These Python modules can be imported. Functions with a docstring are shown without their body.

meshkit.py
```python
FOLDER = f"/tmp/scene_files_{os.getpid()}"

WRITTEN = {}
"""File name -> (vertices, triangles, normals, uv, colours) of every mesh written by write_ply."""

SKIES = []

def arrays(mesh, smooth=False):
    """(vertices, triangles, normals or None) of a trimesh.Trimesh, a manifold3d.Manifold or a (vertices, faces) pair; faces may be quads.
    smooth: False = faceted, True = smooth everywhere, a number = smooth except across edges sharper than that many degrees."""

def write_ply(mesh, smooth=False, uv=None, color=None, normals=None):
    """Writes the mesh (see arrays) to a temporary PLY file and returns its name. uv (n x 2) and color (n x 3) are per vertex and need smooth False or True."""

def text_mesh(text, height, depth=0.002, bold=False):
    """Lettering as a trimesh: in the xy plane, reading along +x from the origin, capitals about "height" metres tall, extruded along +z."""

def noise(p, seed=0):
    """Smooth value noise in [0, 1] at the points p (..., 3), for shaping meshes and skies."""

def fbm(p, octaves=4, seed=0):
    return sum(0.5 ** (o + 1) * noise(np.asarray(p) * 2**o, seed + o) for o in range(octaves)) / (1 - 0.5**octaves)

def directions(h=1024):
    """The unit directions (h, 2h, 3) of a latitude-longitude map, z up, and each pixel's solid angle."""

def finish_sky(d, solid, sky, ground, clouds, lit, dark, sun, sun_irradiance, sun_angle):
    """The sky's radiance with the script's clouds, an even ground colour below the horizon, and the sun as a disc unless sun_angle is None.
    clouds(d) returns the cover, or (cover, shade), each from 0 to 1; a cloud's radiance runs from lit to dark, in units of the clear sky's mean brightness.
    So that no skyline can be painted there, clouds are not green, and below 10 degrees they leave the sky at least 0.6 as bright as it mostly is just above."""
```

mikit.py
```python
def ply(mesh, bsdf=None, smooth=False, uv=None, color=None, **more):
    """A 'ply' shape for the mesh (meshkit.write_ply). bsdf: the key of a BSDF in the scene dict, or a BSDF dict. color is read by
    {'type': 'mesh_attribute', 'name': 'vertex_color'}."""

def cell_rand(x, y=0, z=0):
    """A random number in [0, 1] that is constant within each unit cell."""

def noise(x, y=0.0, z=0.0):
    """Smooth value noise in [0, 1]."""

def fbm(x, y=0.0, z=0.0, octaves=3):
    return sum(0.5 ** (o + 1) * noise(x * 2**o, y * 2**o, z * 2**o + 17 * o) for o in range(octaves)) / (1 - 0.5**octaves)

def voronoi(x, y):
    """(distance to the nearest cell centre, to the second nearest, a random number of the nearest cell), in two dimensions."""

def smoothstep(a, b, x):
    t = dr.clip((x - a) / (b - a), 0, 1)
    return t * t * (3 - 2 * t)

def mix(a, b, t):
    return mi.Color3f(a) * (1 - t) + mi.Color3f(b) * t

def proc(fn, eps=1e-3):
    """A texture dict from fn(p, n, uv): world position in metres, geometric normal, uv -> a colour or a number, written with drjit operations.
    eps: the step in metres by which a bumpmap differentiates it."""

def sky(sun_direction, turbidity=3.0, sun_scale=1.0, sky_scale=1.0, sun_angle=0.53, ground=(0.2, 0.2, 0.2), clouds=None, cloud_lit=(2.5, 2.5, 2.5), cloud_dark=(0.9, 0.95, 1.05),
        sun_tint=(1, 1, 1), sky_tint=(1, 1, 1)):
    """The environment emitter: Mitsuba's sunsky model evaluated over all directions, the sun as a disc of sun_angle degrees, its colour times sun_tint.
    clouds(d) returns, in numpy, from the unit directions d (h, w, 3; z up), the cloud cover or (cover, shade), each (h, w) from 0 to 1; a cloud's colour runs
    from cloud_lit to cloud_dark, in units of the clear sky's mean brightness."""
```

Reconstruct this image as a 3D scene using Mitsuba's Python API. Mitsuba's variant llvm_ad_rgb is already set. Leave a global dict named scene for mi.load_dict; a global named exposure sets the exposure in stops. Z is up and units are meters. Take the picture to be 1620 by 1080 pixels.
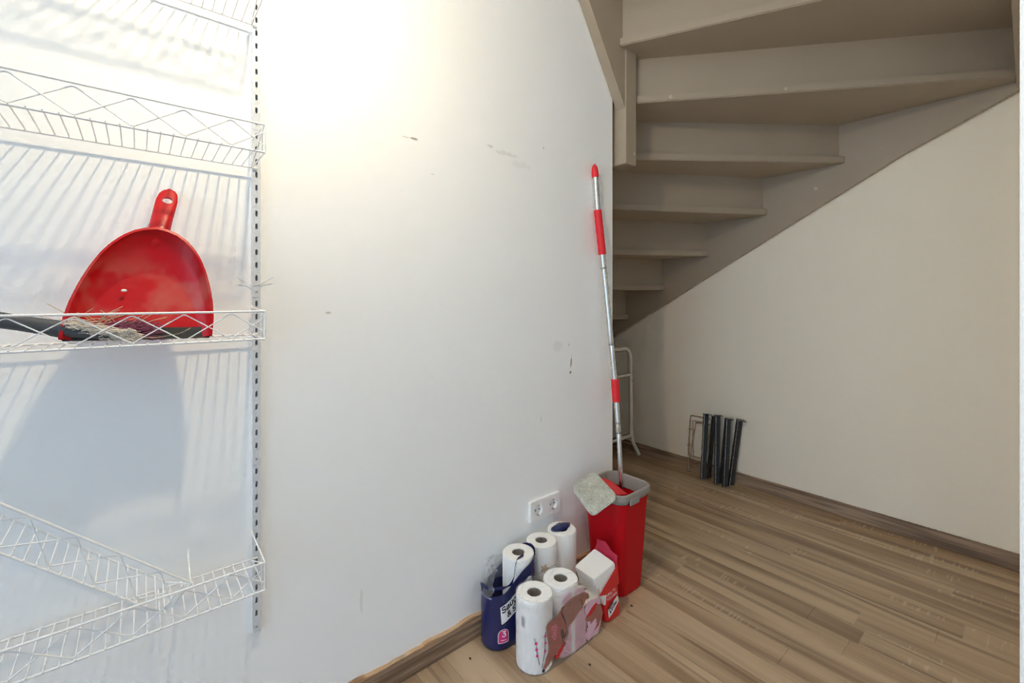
import math, random
import numpy as np, trimesh, manifold3d as m3
import drjit as dr, mitsuba as mi, mikit
from mikit import proc, noise, fbm, cell_rand, smoothstep, mix
from meshkit import text_mesh, noise as npnoise
from shapely.geometry import Polygon, LineString, Point, box as sbox
from shapely.ops import unary_union

T = mi.ScalarTransform4f
random.seed(4); rng = np.random.default_rng(4)
scene, labels = {}, {}

# ---------------------------------------------------------------- camera, daylight, exposure
YAW = math.radians(50.1)
EYE = np.array([0, 0, 1.05]); FWD = np.array([-math.sin(YAW), math.cos(YAW), 0])
scene['camera'] = {'type': 'perspective', 'fov': 2*math.degrees(math.atan(810/708)), 'fov_axis': 'x', 'near_clip': 0.02, 'far_clip': 100,
                   'principal_point_offset_y': 70/1080,
                   'to_world': T().look_at(origin=EYE.tolist(), target=(EYE+FWD).tolist(), up=[0, 0, 1])}
exposure = 0.68
# overcast daylight reaching the nook from the open room around the camera
scene['daylight'] = {'type': 'constant', 'radiance': {'type': 'rgb', 'value': [1.05, 1.44, 1.90]}}
LAMP = (-0.65, 0.23, 2.02)
LAMP_RADIANCE = [960, 795, 535]

# ---------------------------------------------------------------- materials
def rgb(*c): return {'type': 'rgb', 'value': list(c)}
def plastic(name, c, rough=.35, spec=.5, **k):
    col = c if isinstance(c, dict) else rgb(*c)
    scene[name] = {'type': 'twosided', 'b': {'type': 'principled', 'base_color': col, 'roughness': rough, 'specular': spec, **k}}
def wall_stain(p):
    "scuffs on the white partition: a few small dark marks with shapes of their own, and faint grey smears"
    y, z = p.y, p.z
    n1 = noise(y*90, z*90, 3.0)
    def blob(cy, cz, ry, rz, k, thr=.0):
        d = dr.sqrt(dr.square((y-cy)/ry) + dr.square((z-cz)/rz))
        return k * smoothstep(1.0, .55, d + (n1-.5)*.9)
    m = blob(.577, 1.499, .010, .003, .35) + blob(.603, 1.500, .012, .004, .8) + blob(.872, 1.537, .018, .006, .3) + blob(.94, 1.527, .05, .008, .16)
    m = m + blob(1.112, 1.583, .005, .004, .5) + blob(1.2555+(z-.80)*.12, .806, .0035, .030, .85) + blob(1.251, .766, .006, .008, .9) + blob(.364, 1.011, .010, .003, .45)
    m = m + blob(1.244, .872, .004, .006, .4) + blob(.66, 1.41, .008, .003, .25) + blob(1.10, .62, .004, .012, .25) + blob(.45, .25, .004, .04, .18)
    m = m + blob(1.18, .87, .03, .02, .10) + blob(1.0, 1.50, .06, .015, .08)
    return dr.clip(m, 0, 1)
def white_wall(p, n, uv):
    f = fbm(p.x*2.1+p.y*2.1, p.z*2.1, 1.0, octaves=3)
    base = mix((.86, .86, .845), (.90, .90, .885), f)
    return mix(base, (.30, .24, .17), wall_stain(p))
def wall_bump(p, n, uv): return fbm(p.x*130+p.y*130, p.z*130, p.y*20, octaves=2)
scene['wall_paint'] = {'type': 'twosided', 'b': {'type': 'bumpmap', 'tex': proc(wall_bump), 'scale': .0007, 'n': {'type': 'principled', 'base_color': proc(white_wall), 'roughness': .75, 'specular': .25}}}
def cream_wall(p, n, uv):
    f = fbm(p.x*1.6, p.z*1.6, 4.0, octaves=3)
    return mix((.845, .76, .615), (.88, .80, .66), f)
scene['cream_paint'] = {'type': 'twosided', 'b': {'type': 'bumpmap', 'tex': proc(wall_bump), 'scale': .0007, 'n': {'type': 'principled', 'base_color': proc(cream_wall), 'roughness': .8, 'specular': .2}}}
plastic('ceiling_paint', (.85, .85, .83), .85, .2)
plastic('room_paint', (.50, .54, .58), .8, .2)
plastic('casing_paint', (.86, .86, .84), .5, .4)

def floor_wood(p, n, uv):
    row = dr.floor((p.y-2.395)/.09)
    off = cell_rand(row, 5)*1.2
    plank = dr.floor((p.x+off)/1.2)
    r1, r2 = cell_rand(row, plank, 1), cell_rand(row, plank, 2)
    y = p.y + r1*7; x = p.x + r2*9
    warp = (noise(x*1.3, y*5, 2.0)-.5)*.05
    broad = fbm(x*1.1, (y+warp)*13, 1.0, octaves=3)
    fine = fbm(x*5, (y+warp)*150, 5.0, octaves=2)
    crack = smoothstep(.66, .82, noise(x*2.2, (y+warp)*75, 9.0)) * smoothstep(.45, .7, noise(x*1.5, y*9, 3.0))
    cross = smoothstep(.70, .9, noise(x*170, y*22, 6.0)) * smoothstep(.66, .80, noise(x*3, y*9, 8.0))
    c = mix((.240, .152, .088), (.51, .375, .245), smoothstep(.24, .76, broad*.84+fine*.16+(r1-.5)*.06))
    c = mix(c, (.42, .285, .175), .30*smoothstep(.5, .75, noise(x*.9, y*7, 12.0)))
    c = mix(c, (.17, .105, .058), crack*.5)
    return mix(c, (.66, .54, .41), cross*.4)
def wood_bump(p, n, uv): return fbm(p.x*6, p.y*170, p.z*170, octaves=2)
scene['floor_wood'] = {'type': 'twosided', 'b': {'type': 'bumpmap', 'tex': proc(wood_bump), 'scale': .0005, 'n': {'type': 'principled', 'base_color': proc(floor_wood), 'roughness': .42, 'specular': .45}}}
plastic('gap_dark', (.035, .022, .014), .9, .1)
def skirting(p, n, uv):
    s = p.x+p.y; f = fbm(s*3, p.z*60, 2.0, octaves=3); g = noise(s*9, p.z*190, 3.0)
    return mix((.15, .095, .06), (.36, .25, .165), smoothstep(.25, .75, f*.7+g*.3))
plastic('skirting_wood', proc(skirting), .5, .4)
def raw_edge(p, n, uv):
    f = noise(p.y*30, p.x*200, 1.0); g = noise(p.y*9, p.z*80, 4.0)
    return mix(mix((.50, .29, .15), (.62, .45, .29), f), (.22, .12, .07), smoothstep(.6, .8, g)*.7)
plastic('raw_board', proc(raw_edge), .8, .2)
def greige(p, n, uv): return mix((.335, .272, .200), (.375, .307, .228), fbm(p.x*5, p.y*5, p.z*5, octaves=3))
plastic('stair_paint', proc(greige), .5, .35)
plastic('stair_screw', (.45, .38, .30), .4, .5)

plastic('white_wire', (.77, .77, .75), .4, .4)
plastic('rail_white', (.60, .62, .64), .4, .5)
def dusty_red(p, n, uv):
    d = smoothstep(.42, .72, fbm(p.y*28, p.z*28, p.x*28, octaves=3)) * smoothstep(1.16, 1.07, p.z) * smoothstep(.985, 1.03, p.z)
    return mix((.46, .0015, .005), (.48, .12, .09), d*.55)
plastic('pan_red', proc(dusty_red), .32, .3)
plastic('handle_red', (.46, .0015, .005), .30, .35)
plastic('bin_red', (.50, .0015, .008), .42, .25)
plastic('grip_red', (.70, .02, .03), .5, .4)
plastic('lip_black', (.022, .022, .020), .5, .4)
plastic('dust_white', (.8, .78, .74), .9, .1)
plastic('grey_rubber', (.060, .066, .075), .55, .4)
plastic('grey_rubber_pale', (.22, .22, .21), .6, .3)
plastic('bristle', (.26, .075, .13), .6, .3)
plastic('fluff', (.66, .61, .53), .9, .1)
plastic('straw', (.62, .48, .34), .8, .2)
plastic('bin_grey', (.30, .28, .25), .45, .4)
scene['chrome'] = {'type': 'twosided', 'b': {'type': 'roughconductor', 'material': 'none', 'specular_reflectance': rgb(.80, .79, .77), 'alpha': .10}}
scene['brass'] = {'type': 'twosided', 'b': {'type': 'roughconductor', 'material': 'none', 'specular_reflectance': rgb(.62, .44, .27), 'alpha': .22}}
scene['steel'] = {'type': 'twosided', 'b': {'type': 'roughconductor', 'material': 'none', 'specular_reflectance': rgb(.5, .5, .5), 'alpha': .25}}
def mop_cloth(p, n, uv):
    f = noise(p.x*260, p.y*260, p.z*260); g = noise(p.x*40, p.y*40, 2.0)
    return mix((.30, .31, .26), (.62, .62, .55), f*.7+g*.3)
plastic('mop_cloth', proc(mop_cloth), .95, .1)
plastic('paper', (.86, .85, .82), .95, .1)
def speckled(p, n, uv):
    d, _, r = mikit.voronoi(dr.atan2(p.y-dr.floor(p.y*9.6)/9.6, p.x+.95)*9 + p.y*55, p.z*55)
    return mix((.86, .855, .84), (.42, .40, .50), smoothstep(.16, .08, d)*smoothstep(.45, .5, r)*.7)
plastic('toilet_paper', proc(speckled), .95, .1)
def cardboard(p, n, uv): return mix((.17, .145, .12), (.30, .26, .215), noise(p.x*120, p.y*120, p.z*60))
plastic('cardboard', proc(cardboard), .9, .1)
plastic('blue_film', (.010, .015, .085), .22, .6)
plastic('red_film', (.66, .012, .016), .22, .6)
plastic('red_film_dark', (.42, .02, .05), .3, .5)
plastic('print_white', (.80, .80, .80), .4, .4)
plastic('print_black', (.015, .015, .03), .5, .3)
plastic('print_magenta', (.62, .035, .19), .4, .4)
plastic('print_pink', (.74, .47, .58), .4, .4)
plastic('print_rose', (.66, .22, .30), .4, .4)
plastic('print_brown', (.36, .135, .110), .4, .4)
plastic('print_red', (.60, .03, .03), .4, .4)
plastic('print_grey', (.42, .42, .46), .5, .3)
plastic('print_tan', (.58, .42, .32), .5, .3)
scene['clear_film'] = {'type': 'blendbsdf', 'weight': .06, 'a': {'type': 'thindielectric', 'int_ior': 1.45, 'specular_transmittance': rgb(.97, .965, .96)}, 'b': {'type': 'twosided', 'c': {'type': 'roughplastic', 'diffuse_reflectance': rgb(.85, .84, .83), 'alpha': .12}}}
plastic('socket_white', (.84, .84, .82), .3, .5)
plastic('pin_dark', (.02, .02, .02), .6, .3)
plastic('stool_white', (.74, .72, .67), .4, .45)
plastic('stool_grey', (.33, .31, .27), .7, .3)
plastic('black_metal', (.030, .034, .037), .38, .5)
plastic('crumb', (.05, .03, .02), .9, .1)
plastic('cord_black', (.02, .02, .02), .6, .3)

# ---------------------------------------------------------------- helpers
def fresh(key):
    if not any(k == key or k.startswith(key+'__') for k in list(scene)+list(labels)): return key
    i = 1
    while any(k == f'{key}_{i:03d}' or k.startswith(f'{key}_{i:03d}__') for k in list(scene)+list(labels)): i += 1
    return f'{key}_{i:03d}'
def thing(name, label, cat, group=None):
    k = fresh(name); labels[k] = {'label': label, 'category': cat}
    if group: labels[k]['group'] = group
    return k
counts = {}
def part(parent, name, mesh, mat, smooth=False, label=None, kind=None, emit=None):
    base = parent+'__'+name; n = counts.get(base, 0); counts[base] = n+1
    key = base if n == 0 else f'{base}_{n:03d}'
    scene[key] = mesh if isinstance(mesh, dict) else mikit.ply(mesh, mat, smooth)
    if emit: scene[key]['emitter'] = emit
    if label or kind: labels[key] = {**({'label': label} if label else {}), **({'kind': kind} if kind else {})}
    return key
def single(name, label, cat, mesh, mat, smooth=False, group=None):
    k = thing(name, label, cat, group); scene[k] = mikit.ply(mesh, mat, smooth); return k
def struct(name, mesh, mat, smooth=False, label=None):
    scene[name] = mikit.ply(mesh, mat, smooth)
    labels[name] = {'kind': 'structure', 'category': name.split('_')[0]}
    labels[name]['label'] = label or name.replace('_', ' ')
    return name
cat = trimesh.util.concatenate
def bx(a, b, ch=0.0):
    "box from corner a to corner b, its edges chamfered by ch"
    a, b = np.minimum(a, b).astype(float), np.maximum(a, b).astype(float)
    if ch <= 0: return trimesh.creation.box(extents=b-a, transform=trimesh.transformations.translation_matrix((a+b)/2))
    ch = min(ch, *(0.45*(b-a)))
    P = []
    for s in np.ndindex(2, 2, 2):
        c = np.where(np.array(s) == 0, a, b); sg = np.where(np.array(s) == 0, 1, -1)
        for k in range(3):
            q = c+sg*ch; q[k] = c[k]; P.append(q)
    return trimesh.convex.convex_hull(np.array(P))
def hull(P): return trimesh.convex.convex_hull(np.asarray(P, float))
def rounded(P, r):
    "hull of small spheres at the points P"
    s = trimesh.creation.icosphere(subdivisions=1, radius=r).vertices
    return hull((np.asarray(P, float)[:, None]+s[None]).reshape(-1, 3))
def tube(P, r, n=8, closed=False, cap=True):
    P = np.asarray(P, float); N = len(P); r = np.broadcast_to(r, (N,)).astype(float)
    t = np.roll(P, -1, 0)-np.roll(P, 1, 0) if closed else np.gradient(P, axis=0)
    t /= np.linalg.norm(t, axis=1, keepdims=True)+1e-12
    a = np.cross(t[0], [0, 0, 1] if abs(t[0][2]) < .9 else [1, 0, 0]); a /= np.linalg.norm(a)
    ang = np.arange(n)*2*np.pi/n; V = []
    for i in range(N):
        a = a-t[i]*(a@t[i]); a /= np.linalg.norm(a); b = np.cross(t[i], a)
        V.append(P[i]+r[i]*(np.cos(ang)[:, None]*a+np.sin(ang)[:, None]*b))
    V = np.concatenate(V); F = []
    for i in range(N if closed else N-1):
        j = (i+1) % N
        for k in range(n):
            q = (k+1) % n
            F += [[i*n+k, i*n+q, j*n+q], [i*n+k, j*n+q, j*n+k]]
    if cap and not closed:
        V = np.vstack([V, P[0], P[-1]])
        for k in range(n):
            q = (k+1) % n
            F += [[N*n, q, k], [N*n+1, (N-1)*n+k, (N-1)*n+q]]
    return trimesh.Trimesh(V, F, process=False)
def fillet(P, r, n=5, closed=False):
    "a polyline with its corners rounded"
    P = [np.asarray(p, float) for p in P]; N = len(P); out = []
    for i in range(N):
        if not closed and i in (0, N-1): out.append(P[i]); continue
        a, b, c = P[i-1], P[i], P[(i+1) % N]
        u, v = a-b, c-b; lu, lv = np.linalg.norm(u), np.linalg.norm(v); d = min(r, lu*.45, lv*.45)
        p, q = b+u/lu*d, b+v/lv*d
        for s in np.linspace(0, 1, n): out.append((1-s)**2*p+2*s*(1-s)*b+s*s*q)
    return np.array(out)
def extr(poly, axis, lo, hi):
    "a shapely polygon extruded along an axis: 'x' polygons are (y, z), 'y' (x, z), 'z' (x, y)"
    ms = []
    for g in getattr(poly, 'geoms', [poly]):
        if g.is_empty or g.area < 1e-9: continue
        m = trimesh.creation.extrude_polygon(g, hi-lo, engine='earcut'); v = m.vertices.copy(); v[:, 2] += lo
        if axis == 'x': v = v[:, [2, 0, 1]]
        elif axis == 'y': v = v[:, [0, 2, 1]]
        m = trimesh.Trimesh(v, m.faces, process=False)
        if axis == 'y': m.invert()
        ms.append(m)
    return cat(ms)
def lathe(profile, n=32, at=(0, 0, 0)):
    m = trimesh.creation.revolve(np.asarray(profile, float), sections=n); m.apply_translation(at); return m
def loft(rings, close_u=True, cap0=False, cap1=False):
    R = np.asarray(rings, float); N, n = R.shape[:2]; V = R.reshape(-1, 3); F = []
    for i in range(N-1):
        for k in range(n if close_u else n-1):
            q = (k+1) % n
            F += [[i*n+k, i*n+q, (i+1)*n+q], [i*n+k, (i+1)*n+q, (i+1)*n+k]]
    if cap0: V = np.vstack([V, R[0].mean(0)]); F += [[len(V)-1, (k+1) % n, k] for k in range(n)]
    if cap1: V = np.vstack([V, R[-1].mean(0)]); F += [[len(V)-1, (N-1)*n+k, (N-1)*n+(k+1) % n] for k in range(n)]
    return trimesh.Trimesh(V, F, process=False)

# ---------------------------------------------------------------- the setting
XW, YB, WEND, XR = -1.154, 2.600, 1.507, -0.030
struct('floor', bx((-3.3, -3.2, -.12), (3.2, 2.75, -.0075)), 'gap_dark', label='oak laminate floor of narrow planks')
ply_cache = {}
for row in range(-63, 3):                                   # planks of the laminate, 9 cm wide, laid along the back wall
    y0 = 2.395+row*.09; y1 = min(y0+.09, YB)
    if y1-y0 < .01: continue
    h = ((row+1000000)*374761393+5*668265263) & 0xFFFFFFFF; h = ((h ^ (h >> 13))*1274126177) & 0xFFFFFFFF; off = ((h ^ (h >> 16)) & 0xFFFFFF)/16777215*1.2
    far = y0 < -1.0
    for k in range(-4, 5):
        x0, x1 = k*1.2-off, (k+1)*1.2-off
        x0, x1 = max(x0, -2.7), min(x1, .95 if not far else 3.2)
        if x1-x0 < .01: continue
        if far or x0 > .35: ply_cache.setdefault('far', []).append(bx((x0+.0004, y0+.0004, -.008), (x1-.0004, y1-.0004, 0))); continue
        part('floor', 'plank', bx((x0+.0002, y0+.0002, -.008), (x1-.0002, y1-.0002, 0), .0006), 'floor_wood')
part('floor', 'far_planks', cat(ply_cache['far']), 'floor_wood', kind='stuff')

struct('wall_left', bx((XW-.10, -1.3, 0), (XW, WEND, 2.75)), 'wall_paint', label='white scuffed partition wall')
struct('wall_inner', bx((-3.2, WEND-.08, 0), (XW-.10, WEND, 2.75)), 'wall_paint', label='return of the partition beside the stairs')
struct('wall_back', bx((-3.3, YB, 0), (.30, YB+.10, 2.75)), 'cream_paint', label='cream back wall under the stairs')
struct('wall_right', bx((XR, 1.15, 0), (XR+.10, YB, 2.75), .002), 'casing_paint', label='white wall end at the right edge')
struct('wall_far', bx((-3.3, WEND-.08, 0), (-3.2, YB, 2.75)), 'wall_paint', label='end wall of the stairwell')
struct('wall_room', bx((1.30, -3.2, 0), (1.40, 2.75, 2.75)), 'room_paint', label='side wall of the room the picture is taken from')
struct('ceiling', bx((-3.3, -3.2, 2.75), (3.2, 2.75, 2.85)), 'ceiling_paint', label='white ceiling')
# skirting boards
def chamfer_bar(a, b): return bx(a, b, .0015)
struct('baseboard_back', chamfer_bar((-3.2, 2.588, 0), (XR, YB, .064)), 'skirting_wood', label='brown wooden skirting board along the back wall')
struct('baseboard_left', chamfer_bar((-1.141, -1.3, 0), (-1.128, WEND, .052)), 'skirting_wood', label='brown wooden skirting board along the white wall')
# raw, broken top edge of an older board left between skirting and wall
ys = np.arange(-1.3, WEND, .012); top = .056+.006*(npnoise(np.c_[ys*14, ys*0, ys*0], 3)-.5)+.005*(npnoise(np.c_[ys*60, ys*0, ys*0], 5)-.5)
poly = Polygon(np.r_[np.c_[ys, top], [[ys[-1], .0], [ys[0], .0]]])
part('baseboard_left', 'raw_edge', extr(poly, 'x', XW, -1.141), 'raw_board', label='raw broken upper edge')

# ---------------------------------------------------------------- the staircase, seen from below
st = thing('staircase', 'beige painted wooden winder staircase turning over the cupboard, seen from below', 'staircase')
lines = {1: ((-1.132, 1.482), (-.51, 1.784)), 2: ((-1.134, 1.601), (-.086, 2.498)), 3: ((-1.217, 1.767), (-.612, 2.570)), 4: ((-1.400, 1.790), (-.952, 2.570)),
         5: ((-1.600, 1.980), (-1.271, 2.570)), 6: ((-1.84, 1.95), (-1.558, 2.570)), 7: ((-2.07, 1.95), (-1.836, 2.570)), 8: ((-2.30, 1.95), (-2.11, 2.570)), 9: ((-2.52, 1.95), (-2.37, 2.57)),
         0: ((-1.132, 1.36), (-.075, 1.70)), -1: ((-1.132, 1.18), (-.075, 1.36)), -2: ((-1.132, .97), (-.075, 1.05))}
zb = {-2: 2.63, -1: 2.45, 0: 2.26, 1: 2.065, 2: 1.87, 3: 1.685, 4: 1.487, 5: 1.290, 6: 1.095, 7: .90, 8: .705, 9: .51}
TH = .033
foot = unary_union([sbox(-3.19, 1.51, -1.111, 2.571), sbox(-1.112, .2, -.074, 2.571)]).difference(sbox(-1.2, 1.2, -1.111, 1.603))
def far_side(line, shift):                    # the half plane away from the camera, moved away by shift
    (x0, y0), (x1, y1) = line; d = np.array([x1-x0, y1-y0]); d /= np.linalg.norm(d); n = np.array([-d[1], d[0]])
    a = np.array([x0, y0])+n*shift-d*20; b = a+d*40
    return Polygon([a, b, b+n*30, a+n*30])
def extr_chamfer(poly, lo, hi, c=.003):
    g = max(getattr(poly, 'geoms', [poly]), key=lambda q: q.area)
    m = m3.CrossSection([np.array(g.exterior.coords)[:-1]], m3.FillRule.NonZero)
    return extr(g, 'z', lo, hi)
tread_faces = {}
for n in range(-2, 10):
    nxt = lines.get(n+1, ((lines[n][0][0]-.25, lines[n][0][1]), (lines[n][1][0]-.25, lines[n][1][1])))
    reg = foot.intersection(far_side(lines[n], 0)).difference(far_side(nxt, .035))
    g = max(getattr(reg, 'geoms', [reg]), key=lambda q: q.area)
    g = g.buffer(-.004, join_style=1).buffer(.004, join_style=1, quad_segs=4)
    inner = g.buffer(-.0035)
    mid = extr(g, 'z', zb[n]+.0035, zb[n]+TH-.0035); lowp = extr(inner, 'z', zb[n], zb[n]+.0035); hip = extr(inner, 'z', zb[n]+TH-.0035, zb[n]+TH)
    part(st, 'tread', cat([mid, lowp, hip]), 'stair_paint')
    if n > -2:                                # the riser that stands on this tread and carries the next one up
        rr = foot.intersection(far_side(lines[n], .021)).difference(far_side(lines[n], .036))
        part(st, 'riser', extr(max(getattr(rr, 'geoms', [rr]), key=lambda q: q.area), 'z', zb[n]+TH-.004, zb[n-1]+.002), 'stair_paint')
low = [(-.032, 1.856), (-.402, 1.678), (-.847, 1.423), (-1.357, 1.126), (-1.936, .784), (-2.6, .385), (-3.19, .02)]
strp = Polygon(low+[(-3.19, .50), (-2.6, .86), (-1.936, 1.26), (-1.357, 1.6), (-.847, 1.9), (-.402, 2.15), (-.032, 2.35)])
part(st, 'wall_string', extr(strp, 'y', 2.570, 2.599), 'stair_paint')
rs = Polygon([(2.570, 1.850), (2.17, 2.012), (1.6, 2.25), (1.0, 2.52), (.55, 2.74), (.2, 2.745), (1.55, 2.745), (2.570, 2.40)])
rs = Polygon([(2.570, 1.850), (2.17, 2.012), (1.6, 2.25), (1.0, 2.52), (.50, 2.745), (1.75, 2.745), (2.570, 2.40)])
part(st, 'outer_string', extr(rs, 'x', -.075, XR-.001), 'stair_paint')
ins = Polygon([(1.530, 1.828), (1.307, 2.172), (1.15, 2.37), (.95, 2.56), (.72, 2.745), (1.45, 2.745), (1.530, 2.70)])
part(st, 'inner_string', extr(ins, 'x', XW+.001, -1.110), 'stair_paint')
part(st, 'newel_post', bx((-1.178, 1.531, 1.598), (-1.105, 1.603, 2.74), .0025), 'stair_paint')
def dome(at, nrm, r, h):
    nrm = np.asarray(nrm, float)/np.linalg.norm(nrm); m = lathe([(0, 0), (r, 0), (r*.92, h*.5), (r*.6, h*.9), (0, h)], 14)
    m.apply_transform(trimesh.geometry.align_vectors([0, 0, 1], nrm)); m.apply_translation(at); return m
def on_line(n, s, z, out=-.001):
    a, b = map(np.array, lines[n]); d = (b-a)/np.linalg.norm(b-a); nn = np.array([d[1], -d[0]]); q = a+(b-a)*s
    return (q[0]-nn[0]*.0005, q[1]-nn[1]*.0005, z), (nn[0], nn[1], 0)
for n, s in ((2, .12), (2, .44)): part(st, 'screw', dome(*on_line(n, s, zb[n]+.016), .0085, .004), 'stair_screw', 30)
part(st, 'screw', dome((-1.1055, 1.590, 1.648), (1, 0, 0), .008, .004), 'stair_screw', 30)
part(st, 'screw', dome((-.735, 2.5705, 1.585), (0, -1, 0), .010, .003), 'stair_screw', 30)

# ---------------------------------------------------------------- lamp above the nook (out of the frame)
lp = thing('pendant_lamp', 'opal pendant lamp hanging above the nook', 'lamp')
shade = trimesh.creation.icosphere(subdivisions=3, radius=1.0); shade.vertices *= (.025, .025, .011); shade.apply_translation(LAMP)
part(lp, 'globe', shade, 'print_white', True, emit={'type': 'area', 'radiance': rgb(*LAMP_RADIANCE)})
part(lp, 'lamp_holder', lathe([(0, 0), (.018, 0), (.018, .05), (.008, .065), (0, .065)], 16, (LAMP[0], LAMP[1], LAMP[2]+.0112)), 'socket_white', 30)
part(lp, 'cord', tube([(LAMP[0], LAMP[1], LAMP[2]+.09), (LAMP[0], LAMP[1], 2.749)], .003, 6), 'cord_black', True)

# ---------------------------------------------------------------- slotted wall rails
def wall_rail(y0, label):
    k = thing('slotted_wall_rail', label, 'shelf rail', None)
    z0, seg = .296, .377
    w = .016
    for i in range(6):
        a, b = z0+i*seg, z0+(i+1)*seg-.0008
        face = sbox(y0, a, y0+w, b)
        holes = []
        for j in range(13):
            zc = a+.0145+j*.029
            if j == 0:
                holes.append(Point(y0+w/2, zc-.002).buffer(.0026, quad_segs=4))
            else: holes.append(LineString([(y0+w/2, zc-.0042), (y0+w/2, zc+.0042)]).buffer(.0023, quad_segs=3))
        m = extr(face.difference(unary_union(holes)), 'x', -1.1432, -1.142)
        sides = [bx((XW, y0, a), (-1.142, y0+.0012, b)), bx((XW, y0+w-.0012, a), (-1.142, y0+w, b)), bx((XW, y0+.001, a), (-1.1532, y0+w-.001, b))]
        part(k, 'rail_segment', cat([m]+sides), 'rail_white')
        part(k, 'screw', dome((-1.1421, y0+w/2, a+.0125), (1, 0, 0), .0022, .0008), 'steel', 30)
    return k
wall_rail(.197, 'white slotted steel wall rail that carries the right ends of the wire baskets')
wall_rail(-.395, 'white slotted steel wall rail outside the frame that carries the left ends of the baskets')

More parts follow.
